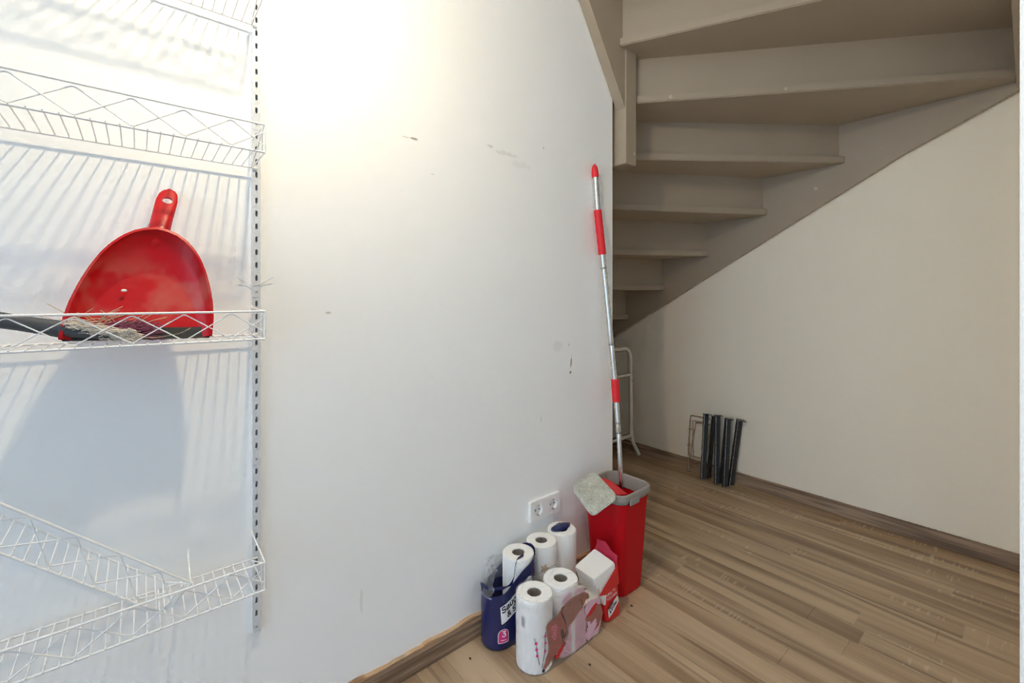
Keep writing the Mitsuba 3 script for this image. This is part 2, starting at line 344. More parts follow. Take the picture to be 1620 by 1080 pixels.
# ---------------------------------------------------------------- wire baskets
def basket(label, z, yr=.206, th=0.0, xb=-1.138, D=.136, L=.585):
    k = thing('wire_basket', label, 'wire shelf', 'white wire baskets on the wall rails')
    c, s = math.cos(th), math.sin(th)
    def P(a, d, h): return np.array([xb+d, yr-a*c+h*s, z+a*s+h*c])
    def W(name, pts, r, n=6): part(k, name, tube([P(*p) for p in pts], r, n), 'white_wire', True)
    H = .055
    W('back_rail', [(.0, 0, 0), (L, 0, 0)], .0019, 8)
    W('front_bottom_rail', [(.011, D, 0), (L-.011, D, 0)], .0021, 8)
    W('front_top_rail', [(.011, D, H), (L-.011, D, H)], .0021, 8)
    for i in range(int((L-.03)/.0181)+1):
        a = .030+i*.0181
        if a < L-.012: W('cross_wire', [(a, .0, .0022), (a, D+.003, .0022)], .00115, 5)
    pitch = .0725; a0 = .0686
    for ph in (0, 1):
        pts = []; i = -1; 
        while True:
            a = a0+i*pitch
            if a > L-.012+pitch: break
            pts.append((a, H-.003 if (i+ph) % 2 == 0 else .0035)); i += 1
        pts = np.array(pts); lo, hi = .012, L-.012
        f = fillet(np.c_[pts, pts[:, 0]*0], .0055, 5)
        ls = LineString(f[:, :2]).intersection(sbox(lo, -1, hi, 1))
        q = np.array(ls.coords)
        W('zigzag_wire', [(x, D-.0030-(ph*.0016), y) for x, y in q], .0012, 6)
    for e, sg in ((0.011, 1), (L-.011, -1)):
        W('end_wire', fillet_local([(e, 0, 0), (e, D, 0), (e, D, H), (e, .004, .060), (e+.0*sg, -.002, .064)], .004), .0015)
        W('end_wire', [(e, D-.003, .002), (e, .002, .058)] if False else [(e+.0015*sg, D-.002, H-.002), (e+.0015*sg, .006, .0)], .0012)
        W('end_wire', fillet_local([(e+.002*sg, D-.018, .001), (e+.002*sg, D-.018, H-.001)], .002), .0012)
    return k
def fillet_local(P, r): return fillet(P, r, 4)
basket('white wire basket cut off by the top edge of the picture', 1.658)
basket('white wire basket second from the top, empty, above the dustpan', 1.339)
basket('white wire basket holding the red dustpan and the hand brush', .967)
basket('white wire basket lowest on the rail, level, with another basket lying tilted in it', .466)
basket('white wire basket hanging loose, tilted down to the right into the lowest basket', .4775, yr=.046, th=math.radians(42.6), xb=-1.131, D=.1225, L=.47)
tie = thing('wire_tie', 'thin clear plastic tie sticking out on both sides of the wall rail', 'cable tie')
scene[tie] = mikit.ply(cat([tube([(-1.1450, .168, 1.093), (-1.1505, .185, 1.082), (-1.1505, .196, 1.076)], .0007, 5), tube([(-1.1505, .214, 1.079), (-1.1505, .222, 1.084), (-1.1450, .240, 1.097)], .0007, 5),
                            tube([(-1.1505, .196, 1.076), (-1.1410, .2, 1.0765), (-1.1410, .212, 1.0785), (-1.1505, .214, 1.079)], .0007, 5)]), 'rail_white', True)

# ---------------------------------------------------------------- dustpan leaning in the third basket
dp = thing('dustpan', 'red plastic dustpan leaning upright on the white wire basket', 'dustpan')
lean = math.radians(20); roll = math.radians(6.5)
def PAN(u, v, w):
    "u to the right, v up the pan, w out of the wall"
    u, v, w = np.broadcast_arrays(np.asarray(u, float), np.asarray(v, float), np.asarray(w, float))
    uu, vv = u*math.cos(roll)+v*math.sin(roll), -u*math.sin(roll)*.25+v*math.cos(roll)
    return np.stack([-1.043-vv*math.sin(lean)+w*math.cos(lean), .005+uu, .9738+vv*math.cos(lean)+w*math.sin(lean)], -1)
vs = np.array([0, .03, .06, .09, .115, .14, .16, .178, .190, .197, .200])*1.01
hw = np.array([.100, .0995, .0958, .089, .0815, .0712, .060, .046, .031, .015, .0])
def outline(n=61):
    pr = np.r_[np.c_[hw, vs], np.c_[-hw[-2::-1], vs[-2::-1]]]
    d = np.r_[0, np.cumsum(np.linalg.norm(np.diff(pr, axis=0), axis=1))]
    s = np.linspace(0, d[-1], n); return np.c_[np.interp(s, d, pr[:, 0]), np.interp(s, d, pr[:, 1])]
rim = outline()
deep = .012+.026*np.clip(rim[:, 1]/.15, 0, 1)**.8                    # how far the rim stands out of the floor of the pan
fl = np.c_[rim[:, 0]*.80, np.clip(rim[:, 1]*.62, 0, None)]
rings = []
wf = .004
for t in (0, .25, .5, .75, .9, 1.0):
    e = t**.6
    xy = rim*(1-t)+fl*t
    rings.append(PAN(xy[:, 0], xy[:, 1], wf+deep*(1-e)))
for t in (.7, .4, .05): rings.append(PAN(fl[:, 0]*t, fl[:, 1]*t, wf))
back = []
for t in (.05, .4, .7): back.append(PAN(fl[:, 0]*t, fl[:, 1]*t, wf-.0035))
for t in (1.0, .75, .5, .25, 0):
    e = t**.6; xy = rim*(1-t)+fl*t; o = xy*(1+.004/np.maximum(np.linalg.norm(xy, axis=1, keepdims=True), .02)); o[:, 1] = np.where(rim[:, 1] < 1e-6, 0, o[:, 1])
    back.append(PAN(o[:, 0], o[:, 1], wf-.0032+deep*(1-e)))
# rolled rim
lipo = rim*(1+.005/np.maximum(np.linalg.norm(rim, axis=1, keepdims=True), .02)); lipo[:, 1] = np.where(rim[:, 1] < 1e-6, 0, lipo[:, 1])
back += [PAN(lipo[:, 0], lipo[:, 1], wf+deep-.004), PAN(lipo[:, 0], lipo[:, 1], wf+deep+.0015), PAN(rim[:, 0], rim[:, 1], wf+deep+.002)]
shell = loft(rings+back+[rings[0]], close_u=False)
part(dp, 'pan', shell, 'pan_red', 40)
part(dp, 'rubber_lip', hull(np.concatenate([PAN(np.array([-.1015, .1015, -.1015, .1015]), np.array([.020, .020, -.001, -.001]), w) for w in (.0045, .0085)])), 'lip_black', label='black rubber lip')
# handle with a hanging hole
ts = np.linspace(0, 1, 34); hv = .166+.145*ts; hh = np.interp(ts, [0, .1, .25, .45, .8, .92, .97, 1], [.009, .0150, .0172, .0170, .0175, .0145, .0095, .002]); hd = np.interp(ts, [0, .12, .3, .72, 1], [.003, .009, .011, .0045, .002])
hw0 = np.interp(ts, [0, .12, .27, .5, 1], [.013, .019, .028, .024, .012])
hr = []
for v_, a_, d_, w_ in zip(hv, hh, hd, hw0):
    an = np.linspace(0, 2*np.pi, 20, endpoint=False)
    hr.append(PAN(a_*np.sign(np.cos(an))*np.abs(np.cos(an))**.8+(v_-.166)*.065, v_+0*an, w_+d_*np.sin(an)))
hm = loft(hr, True, True, True); trimesh.repair.fix_normals(hm)
cut = trimesh.creation.cylinder(radius=.0085, height=.12, sections=20); cut.apply_transform(trimesh.geometry.align_vectors([0, 0, 1], (PAN(0, .280, 1)-PAN(0, .280, 0)))); cut.apply_translation(PAN(.0085, .280, .015))
def to_m(m): return m3.Manifold(m3.Mesh(np.asarray(m.vertices, np.float32), np.asarray(m.faces, np.uint32)))
hm2 = to_m(hm)-to_m(cut)
part(dp, 'handle', hm2 if hm2.num_tri() > 50 else hm, 'handle_red', 40)
for u, v_ in ((-.034, .088),): 
    b = trimesh.creation.icosphere(subdivisions=2, radius=1); b.vertices *= (.0025, .0042, .0026); b.apply_translation(PAN(u, v_, wf+.011 if u > -.05 else wf+.03)); part(dp, 'white_fleck', b, 'dust_white', True, label='white fleck stuck to the pan')

# ---------------------------------------------------------------- hand brush
hb = thing('hand_brush', 'dark grey hand brush with hair and dust in its bristles, lying in the wire basket', 'brush')
A, B = np.array([-1.030, -.315, 1.054]), np.array([-1.040, -.095, .997])
ss = np.linspace(0, 1, 14)
rings = []
dirv = (B-A)/np.linalg.norm(B-A); side = np.cross(dirv, [1, 0, 0]); side /= np.linalg.norm(side)
for q in ss:
    p = A+(B-A)*q; ra = np.interp(q, [0, .06, .5, .8, 1], [.003, .012, .013, .012, .014]); rb = np.interp(q, [0, .06, .5, .8, 1], [.003, .010, .010, .009, .011])
    an = np.linspace(0, 2*np.pi, 16, endpoint=False); rings.append(p+np.cos(an)[:, None]*ra*side+np.sin(an)[:, None]*rb*np.array([1, 0, 0]))
part(hb, 'handle', loft(rings, True, True, True), 'grey_rubber', 40)
rings = []
C = np.array([-1.044, -.012, .9795])
for q in np.linspace(0, 1, 10):
    p = (B-dirv*.004)*(1-q)+C*q; ra = np.interp(q, [0, .3, .8, 1], [.0135, .0115, .0080, .003]); rb = np.interp(q, [0, .3, .8, 1], [.011, .017, .017, .006])
    an = np.linspace(0, 2*np.pi, 16, endpoint=False); rings.append(p+np.cos(an)[:, None]*ra*side*np.where(np.sin(an*0) > -1, 1, 1)[:, None]+np.sin(an)[:, None]*rb*np.array([1, 0, 0]))
part(hb, 'head', loft(rings, True, True, True), 'grey_rubber', 40)
br = []
for i in range(700):
    q = rng.uniform(.45, 1.0); p = B*(1-q)+C*q+np.array([rng.uniform(-.016, .012), 0, rng.uniform(-.003, .008)])
    e = p+np.array([rng.uniform(-.014, .006), rng.uniform(.030, .062), rng.uniform(-.012, .018)])
    e[0] = np.clip(e[0], -1.062, -1.020); e[2] = max(e[2], .9715)
    br.append(tube([p, (p+e)/2+rng.normal(0, .0012, 3)+(0, 0, .002), e], [.0006, .0006, .0003], 4))
part(hb, 'bristles', cat(br), 'bristle', True, label='dark purple bristles', kind='stuff')
fl_ = []
for i in range(760):
    u = rng.uniform(0, 1)**.8; y = -.085+.078*u; z = 1.008-.026*u+rng.normal(0, .0035); l = rng.uniform(.012, .034)
    c0 = np.array([-1.025+rng.normal(0, .004), y, z]); d0 = np.array([rng.normal(0, .15), 1, -.28+rng.normal(0, .28)]); d0 /= np.linalg.norm(d0)
    if i > 560:                                     # the rolled end of the tuft
        an = rng.uniform(0, 2*np.pi); rr = .009*math.sqrt(rng.uniform(0, 1)); c0 = np.array([-1.022+rng.normal(0, .004), -.012+rr*math.cos(an), .984+rr*math.sin(an)]); d0 = np.array([rng.normal(0, .4), -math.sin(an), math.cos(an)]); l = .012
    bend = np.array([0, 0, -.003]) if i <= 560 else np.array([0, .002*d0[2], -.002*d0[1]])
    pts = np.array([c0-d0*l*.5+bend, c0, c0+d0*l*.5+bend]); pts[:, 0] = np.clip(pts[:, 0], -1.06, -1.012); pts[:, 2] = np.maximum(pts[:, 2], .9715)
    fl_.append(tube(fillet(pts, .01, 4), .00045 if i % 3 else .0008, 4))
part(hb, 'hair_and_dust', cat(fl_), 'fluff', True, label='pale tuft of hair and dust', kind='stuff')
sw = []
for i in range(46):
    c0 = np.array([-1.045, rng.uniform(-.095, .0), rng.uniform(.995, 1.012)]); d0 = np.array([rng.normal(0, .2), rng.choice([-1, 1])*1.0, rng.normal(.35, .4)]); d0 /= np.linalg.norm(d0); l = rng.uniform(.015, .05)
    sw.append(tube([c0, c0+d0*l*.5+(0, 0, .003), c0+d0*l], .0006, 4))
sw.append(tube(fillet([(-1.016, -.02, .984), (-1.014, .02, .977), (-1.016, .06, .984), (-1.017, .075, .993)], .02, 6), .0005, 4))
part(hb, 'straws', cat(sw), 'straw', True, label='pale straws', kind='stuff')

# ---------------------------------------------------------------- bin
bn = thing('waste_bin', 'tall red plastic bin with a grey rim, standing against the white wall', 'bin')
def rsq(cx, cy, hx, hy, r, z, n=8):
    P = []
    for sx, sy, a0 in ((1, 1, 0), (-1, 1, 90), (-1, -1, 180), (1, -1, 270)):
        for a in np.linspace(a0, a0+90, n): P.append((cx+sx*(hx-r)+r*math.cos(math.radians(a)), cy+sy*(hy-r)+r*math.sin(math.radians(a)), z))
    return np.array(P)
BCX, BCY = -1.0185, 1.3525
def brs(z, g=0.0): q = z/.36; h = .0725+.0185*q; return rsq(BCX, BCY, h-g, h-g, .038-g*.5, z)
zs = [0.004, .0, .02, .08, .16, .24, .335]
rings = [brs(.0, .006), brs(.004, .001)]+[brs(z) for z in (.03, .10, .18, .26, .332)]+[brs(.332, .003)]+[brs(z, .003) for z in (.2, .1, .03, .008)]
part(bn, 'body', loft(rings, True, True, True), 'bin_red', 40)
rim_r = [brs(.346, -.0006), brs(.3435, -.003), brs(.3455, -.0055), brs(.359, -.007), brs(.366, -.005), brs(.369, .0), brs(.366, .0045), brs(.350, .006), brs(.320, .0065), brs(.320, .0032), brs(.330, .0032)]
part(bn, 'rim', loft(rim_r+[rim_r[0]], True), 'bin_grey', 40, label='grey rim')
part(bn, 'rim_tab', bx((BCX+.0925, BCY-.050, .328), (BCX+.0985, BCY+.004, .352), .003), 'bin_grey', label='grey grip tab')

# ---------------------------------------------------------------- mop
mp = thing('flat_mop', 'chrome-poled flat mop with red grips standing in the red bin', 'mop')
pole = np.array([(-1.138, 1.373, 1.566), (-1.132, 1.384, 1.392), (-1.123, 1.402, 1.220), (-1.112, 1.418, 1.04), (-1.101, 1.430, .866), (-1.092, 1.439, .736), (-1.085, 1.441, .646), (-1.072, 1.4395, .513), (-1.062, 1.436, .391), (-1.052, 1.431, .31), (-1.044, 1.427, .255)])
def at_z(z): return np.array([np.interp(-z, -pole[:, 2], pole[:, 0]), np.interp(-z, -pole[:, 2], pole[:, 1]), z])
def piece(z1, z0, r, n=14, m=10): return tube([at_z(z) for z in np.linspace(z1, z0, m)], r, n)
part(mp, 'upper_tube', piece(1.535, .86, .0105), 'chrome', True)
part(mp, 'middle_tube', piece(.862, .52, .0098), 'chrome', True)
part(mp, 'lower_tube', piece(.522, .255, .0088), 'chrome', True)
for z in (1.165, .865, .56, .522): part(mp, 'joint_ring', piece(z+.003, z-.003, .0112, 14, 3), 'steel', True)
cap = [at_z(z) for z in (1.520, 1.530, 1.545, 1.560, 1.568, 1.572)]
part(mp, 'end_cap', tube(cap, [.0135, .0138, .0130, .0100, .0055, .001], 14), 'grip_red', 50, label='red end cap')
part(mp, 'grip', piece(1.392, 1.218, .0150), 'grip_red', 40, label='red sleeve')
part(mp, 'grip', piece(.728, .640, .0152), 'grip_red', 40, label='red sleeve')
# folded flat head: one half hangs over the near rim with its pad, the other half slopes into the bin
Pc = np.array([(-1.100, 1.322, .3885), (-.934, 1.238, .3775), (-.958, 1.140, .338), (-1.110, 1.210, .362)])
Pc = Pc.mean(0)+(Pc-Pc.mean(0))*1.09+np.array([.004, 0, 0]); nn = np.cross(Pc[1]-Pc[0], Pc[3]-Pc[0]); nn /= np.linalg.norm(nn); nn = nn if nn[2] > 0 else -nn
U = np.linspace(0, 1, 34); V_ = np.linspace(0, 1, 26)
def bil(u, v): return Pc[0]*(1-u)*(1-v)+Pc[1]*u*(1-v)+Pc[2]*u*v+Pc[3]*(1-u)*v
def pad_sheet(sgn, amp):
    out = []
    for i, v in enumerate(V_):
        row = []
        for u in U:
            # rounded outline
            uu, vv = u, v
            cx, cy = max(0, .12-min(u, 1-u))/.12, max(0, .16-min(v, 1-v))/.16
            sq = 1-(.5*cx*cy*min(cx, cy))
            uu, vv = .5+(u-.5)*(1-.10*cx*cy), .5+(v-.5)*(1-.14*cx*cy)
            p = bil(uu, vv); edge = min(1, min(u, 1-u)*9, min(v, 1-v)*9); th = (.0085*math.sqrt(edge*(2-edge))+.0005)
            k = npnoise(np.array([uu*38., vv*24., 1.0])); k2 = .5+.5*math.sin(vv*24*2.1+.4*math.sin(uu*9))
            row.append(p+nn*(sgn*th+amp*edge*(k-.5)+.4*amp*edge*(k2-.5)) - np.array([0, 0, .010])*(vv**2)*(1-u)*.5)
        out.append(row)
    return np.array(out)
up, dn = pad_sheet(1, .0055), pad_sheet(-1, .003)
loop = []
for a, b in zip(up, dn): loop.append(np.r_[a, b[::-1]])
part(mp, 'mop_pad', loft(np.array(loop), True, True, True), 'mop_cloth', True, label='grey-green microfibre pad')
hinge = np.array([(-1.085, 1.318, .374), (-.958, 1.262, .366)])
inn = np.array([(-1.088, 1.404, .334), (-.985, 1.366, .330)])
pl_ = np.array([hinge[0], hinge[1], inn[1], inn[0]]); pn = np.cross(pl_[1]-pl_[0], pl_[3]-pl_[0]); pn /= np.linalg.norm(pn)
part(mp, 'head_plate', rounded(np.r_[pl_+pn*.002, pl_-pn*.002], .004), 'grip_red', 40, label='red hinged head plate')
jj = at_z(.262); part(mp, 'pole_joint', rounded([jj+(.008, 0, -.004), jj+(-.008, 0, -.004), jj+(0, -.01, -.018), jj+(0, .008, 0.012)], .010), 'lip_black', 40)

# ---------------------------------------------------------------- double wall socket
so = thing('wall_socket', 'white double wall socket low on the white wall above the kitchen rolls', 'socket')
y0, y1, z0, z1 = 1.040, 1.188, .267, .340
face = sbox(y0+.006, z0+.006, y1-.006, z1-.006).buffer(.006, quad_segs=5)
cs = [(y0+.037, (z0+z1)/2), (y1-.037, (z0+z1)/2)]
holes = unary_union([Point(c).buffer(.0205, quad_segs=8) for c in cs])
part(so, 'cover_frame', cat([extr(face, 'x', XW, XW+.002), extr(face.difference(holes), 'x', XW+.002, XW+.0095), extr(face.buffer(-.0018).difference(holes), 'x', XW+.0095, XW+.0110)]), 'socket_white')
for cy, cz in cs:
    ring = lathe([(.0, 0), (.0205, 0), (.0205, .0088), (.0190, .0088), (.0185, .0015), (0, .0015)], 28)
    ring.apply_transform(trimesh.transformations.rotation_matrix(math.pi/2, [0, 1, 0])); ring.apply_translation((XW+.0020, cy, cz))
    ik = part(so, 'socket_well', ring, 'socket_white', 30)
    for dy in (-.0095, .0095):
        d = trimesh.creation.cylinder(radius=.0028, height=.001, sections=14); d.apply_transform(trimesh.transformations.rotation_matrix(math.pi/2, [0, 1, 0])); d.apply_translation((XW+.0040, cy+dy, cz)); part(ik, 'pin_hole', d, 'pin_dark')
    for dz in (-1, 1): part(ik, 'earth_clip', bx((XW+.0035, cy-.0028, cz+dz*.0150), (XW+.0125, cy+.0028, cz+dz*.0190), .0006), 'steel')

# ---------------------------------------------------------------- rolls
def roll_mesh(r, h, core, at):
    e = .004
    m = lathe([(core, 0), (r-e, 0), (r, e), (r, h-e), (r-e*.4, h-e*.3), (r-e*1.6, h), (core, h-.001), (core, 0)], 40); m.apply_translation(at); return m
def core_mesh(core, h, at): return lathe([(core-.0014, .002), (core, .002), (core, h-.004), (core-.0014, h-.004), (core-.0014, .002)], 28, at)
KR = [(-1.082, .931, .240, 'white kitchen roll standing in the torn dark blue pack'), (-1.086, 1.036, .240, 'white kitchen roll with an orange blossom print, middle of the three kitchen rolls'),
      (-1.093, 1.141, .240, 'white kitchen roll with a scrap of dark blue film over its top, nearest the bin')]
kk = []
for x, y, h, lab in KR:
    k = thing('kitchen_roll', lab, 'kitchen roll', 'kitchen rolls in a row along the wall'); kk.append(k)
    part(k, 'paper', roll_mesh(.0505, h, .0205, (x, y, 0)), 'paper', 35); part(k, 'cardboard_core', core_mesh(.0205, h, (x, y, 0)), 'cardboard', 40, label='brown cardboard core')
def cyl_map(m, cx, cy, r, a0, z0):
    "bends a flat mesh (x along the arc, y up, z out) around a vertical cylinder, its x = 0 at the angle a0"
    m = m.subdivide_to_size(.006) if m.area > 0 else m
    v = m.vertices; a = a0+v[:, 0]/r; q = r+v[:, 2]
    return trimesh.Trimesh(np.c_[cx+q*np.cos(a), cy+q*np.sin(a), z0+v[:, 1]], m.faces, process=False)
def flat(poly, d=.0004): return cat([trimesh.creation.extrude_polygon(g, d, engine='earcut') for g in getattr(poly, 'geoms', [poly])])
def petal(a, l, w): 
    t = np.linspace(0, 2*np.pi, 16); p = np.c_[l*.5+l*.5*np.cos(t), w*np.sin(t)]; c, s = math.cos(a), math.sin(a); return Polygon(p@np.array([[c, s], [-s, c]]))
def tr(poly, dx, dy):
    from shapely import affinity; return affinity.translate(poly, dx, dy)
# blossom print on the film of the middle roll (faces the room)
x, y = KR[1][:2]
for i, (dx, dz, sc, mt) in enumerate(((.0, .172, 1.0, 'print_tan'), (.016, .148, .9, 'print_red'), (-.012, .125, 1.1, 'print_tan'), (.012, .105, .8, 'print_red'))):
    fl0 = unary_union([petal(j*2*np.pi/5+i, .014*sc, .005*sc) for j in range(5)])
    part(kk[1], 'blossom_print', cyl_map(flat(tr(fl0, dx, 0)), x, y, .0512, -.55, dz), mt)
# scrap of film over the third roll
g = []
for i in range(13):
    row = []
    for j in range(9):
        u, v = i/6-1, j/4-1; w = math.sqrt(max(0, 1-abs(u)**1.6))
        row.append((-1.098+.022*v*w+.004*u, 1.141+.043*u-.007*v*w, .2422+.006*(1-u*u)*(1-v*v)+.003*npnoise(np.array([u*3+5, v*3+5, 0]))))
    g.append(row)
part(kk[2], 'film_scrap', loft(np.array(g), False), 'blue_film', True, label='scrap of dark blue film')

# torn blue pack around the first kitchen roll
bp = thing('kitchen_roll_pack', 'torn dark blue plastic pack of kitchen rolls with a white label and a pink badge', 'plastic pack')
loop0 = unary_union([Point(-1.0815, .931).buffer(.0535, quad_segs=12), Point(-1.0815, .846).buffer(.050, quad_segs=12)]).convex_hull
cc = np.array(loop0.exterior.coords)[:-1]
def resample(c, n):
    c = np.r_[c, c[:1]]; d = np.r_[0, np.cumsum(np.linalg.norm(np.diff(c, axis=0), axis=1))]; s = np.linspace(0, d[-1], n, endpoint=False); return np.c_[np.interp(s, d, c[:, 0]), np.interp(s, d, c[:, 1])]
pc = resample(cc, 96); ctr = pc.mean(0)
def pack_ring(q, shrink=0.0, jitter=.0015):
    out = []
    for i, (x, y) in enumerate(pc):
        topz = np.interp(y, [.79, .84, .90, .985], [.158, .172, .212, .246]) if x > -1.083 else np.interp(y, [.79, .84, .93, .985], [.165, .165, .2, .245])
        z = .001+q*topz; d = (pc[i]-ctr)/np.linalg.norm(pc[i]-ctr)
        k = (npnoise(np.array([x*40, y*40, z*18]), 2)-.5)*2*jitter*(1 if .05 < q < .999 else .3)
        wob = .0 if x < -1.12 else k
        out.append((max(x+d[0]*(wob-shrink), XW+.0145 if z < .06 else XW+.002), y+d[1]*(wob-shrink), z))
    return np.array(out)
rings = [pack_ring(0, .012), pack_ring(.02, .003)]+[pack_ring(q) for q in np.linspace(.06, 1, 15)]
part(bp, 'sleeve', loft(rings, True, True, False), 'blue_film', True)
# white label, script lettering and badge on the side facing the room; s runs along the pack's front, from its near round end
front = pc[(pc[:, 0] > -1.0815)]; front = front[np.argsort(front[:, 1])]
fd = np.r_[0, np.cumsum(np.linalg.norm(np.diff(front, axis=0), axis=1))]
def on_front(m, s0, z0, out=.0026, ang=0.0, shear=0.0):
    m = m.subdivide_to_size(.005); v = m.vertices.copy(); c, s = math.cos(ang), math.sin(ang)
    v[:, 0] += v[:, 1]*shear
    a, b = v[:, 0]*c-v[:, 1]*s+s0, v[:, 0]*s+v[:, 1]*c+z0
    X, Y = np.interp(a, fd, front[:, 0]), np.interp(a, fd, front[:, 1])
    e = .002; tx, ty = np.interp(a+e, fd, front[:, 0])-np.interp(a-e, fd, front[:, 0]), np.interp(a+e, fd, front[:, 1])-np.interp(a-e, fd, front[:, 1])
    l = np.hypot(tx, ty)+1e-9; q = out+v[:, 2]
    return trimesh.Trimesh(np.c_[X+ty/l*q, Y-tx/l*q, b], m.faces, process=False)
lab = Polygon([(0, 0), (-.004, .052), (.03, .066), (.10, .108), (.112, .106), (.112, .046), (.06, .026)]).buffer(-.002).buffer(.002)
part(bp, 'label', on_front(flat(lab), .052, .082), 'print_white', label='white label')
def script(t, h, bold=True): 
    m = text_mesh(t, h, .0004, bold); return m
part(bp, 'lettering', on_front(script('Saugstark', .0175), .053, .114, .0034, .44, .25), 'print_black', label='black lettering Saugstark')
part(bp, 'lettering', on_front(script('& Sicher', .0165), .070, .098, .0034, .40, .25), 'print_black', label='black lettering & Sicher')
bad = Point(0, 0).buffer(.0150, quad_segs=8).union(sbox(-.012, -.020, .012, -.004).buffer(.003))
part(bp, 'badge', on_front(flat(bad), .058, .052), 'print_magenta', label='pink badge')
part(bp, 'badge_rim', on_front(flat(bad.buffer(.0016).difference(bad.buffer(-.0002))), .058, .052), 'print_white')
part(bp, 'badge_number', on_front(text_mesh('3', .0170, .0004, True), .0515, .046, .0036), 'print_white', label='white number 3')
part(bp, 'badge_bar', on_front(flat(sbox(-.008, -.0165, .008, -.0145)), .058, .052, .0034), 'print_white')
# torn strip of blue film and crumpled clear film above the empty half
strip = fillet([(-1.1, .795, .186), (-1.072, .797, .182), (-1.045, .835, .178), (-1.035, .868, .186), (-1.040, .880, .212), (-1.05, .893, .238), (-1.05, .925, .2445)], .02, 6)
ws = []
for i, p in enumerate(strip): w = .0045+.002*math.sin(i*.9); ws.append([p+(0, 0, w), p+(.0015, 0, 0), p-(0, 0, w)])
part(bp, 'torn_strip', loft(np.array(ws), False), 'blue_film', True, label='twisted torn strip')
g = []
for i in range(22):
    row = []; u = i/21
    for j in range(14):
        v = j/13
        a = math.pi*(.42+1.0*u); c0 = np.array([-1.0815+.053*math.sin(a*.0)+0, .846, 0])
        ang = math.radians(-60-190*u); x = -1.0800+.052*math.cos(ang)*(1-.25*v); y = .860+.066*math.sin(ang)*(1-.35*v)
        n1 = npnoise(np.array([u*7, v*5, 3.0]))-.5; n2 = npnoise(np.array([u*15, v*9, 8.0]))-.5
        x, y = x+.02*n1*v+.008*n2, y+.02*n2*v
        row.append((max(x, XW+.004), y, .155+.085*v+.018*n1*v))
    g.append(row)
part(bp, 'clear_film', loft(np.array(g), False), 'clear_film', True, label='crumpled clear film')

# toilet rolls: three standing pairs along the pack, the last one without its upper roll
TR = [(-.950, .878), (-.9465, .9835), (-.950, 1.089)]
tl = {(0, 0): 'bottom toilet roll of the front stack, on the floor', (0, 1): 'top toilet roll of the front stack, nearest the camera', (1, 0): 'bottom toilet roll of the second stack, behind the fox print',
      (1, 1): 'top toilet roll of the second stack', (2, 0): 'single toilet roll at the far end of the pack, under the tissues'}
for (i, j), lab_ in tl.items():
    k = thing('toilet_roll', 'white speckled '+lab_, 'toilet roll', 'toilet rolls in the clear pack')
    at = (TR[i][0], TR[i][1], .0008+.1006*j)
    part(k, 'paper', roll_mesh(.0522, .1, .0210, at), 'toilet_paper', 35); part(k, 'cardboard_core', core_mesh(.0210, .1, at), 'cardboard', 40, label='brown cardboard core')
tp = thing('toilet_roll_pack', 'clear film pack with a fox print around the toilet rolls', 'plastic pack')
tz = lambda y: np.interp(y, [.8, 1.02, 1.08, 1.16], [.203, .200, .150, .112])
loop1 = unary_union([Point(TR[i]).buffer(.0528, quad_segs=12) for i in range(3)]).convex_hull
tc = resample(np.array(loop1.exterior.coords)[:-1], 110); tctr = tc.mean(0)
def tring(q, sh=0.0):
    out = []
    for x, y in tc:
        d = (np.array([x, y])-tctr)/np.linalg.norm(np.array([x, y])-tctr); k = (npnoise(np.array([x*60, y*60, q*7.0]), 6))*.0022
        out.append((x+d[0]*(k-sh), y+d[1]*(k-sh), .0004+q*tz(y)))
    return np.array(out)
part(tp, 'film', loft([tring(q) for q in np.linspace(0, 1, 12)]+[tring(1.004, .008)], True), 'clear_film', True, label='clear film')
XF = -.8955
def decal(name, pts, mat, out=0.0, z=0, smooth_=.002, label=None):
    "print on the pack's long side, given in (y, z) of that side; where the side rounds the first roll the print follows it"
    poly = pts if hasattr(pts, 'area') else Polygon(pts).buffer(0)
    if smooth_: poly = poly.buffer(-smooth_*.5).buffer(smooth_).buffer(-smooth_*.5)
    m = flat(poly, .0003).subdivide_to_size(.006); v = m.vertices
    y = v[:, 0]; r = .0545+out+v[:, 2]
    a = np.clip((.880-y)/.0545, 0, 1.7)
    X = np.where(y < .880, -.950+r*np.cos(a), XF+.0003+out+v[:, 2]); Y = np.where(y < .880, .880-r*np.sin(a), y)
    part(tp, name, trimesh.Trimesh(np.c_[X, Y, v[:, 1]], m.faces, process=False), mat, label=label)
decal('pink_print', [(.945, .052), (.965, .092), (1.0, .112), (1.055, .125), (1.10, .118), (1.12, .06), (1.10, .012), (1.04, .006), (.985, .004), (.94, .010), (.925, .022)], 'print_pink', 0, label='pink printed field')
decal('pink_print', [(.935, .178), (.97, .190), (1.02, .180), (1.045, .168), (1.0, .160), (.95, .152)], 'print_pink', 0)
decal('fox_body', [(.878, .108), (.872, .130), (.885, .140), (.905, .137), (.935, .158), (.975, .170), (1.03, .163), (1.05, .150), (1.03, .125), (1.0, .108), (.985, .098), (.965, .092), (.958, .086), (.965, .074), (.955, .058), (.935, .047), (.915, .041), (.890, .030), (.866, .014), (.862, .018), (.872, .040), (.884, .065)], 'print_brown', .0006, label='brown fox print')
decal('fox_scarf', [(.905, .030), (.925, .045), (.948, .056), (.952, .050), (.940, .040), (.925, .026), (.915, .020)], 'print_red', .0010)
decal('fox_muzzle', [(.864, .012), (.890, .024), (.898, .020), (.872, .008)], 'print_white', .0010)
decal('fox_nose', Point(.864, .0135).buffer(.0042), 'print_black', .0014, smooth_=0)
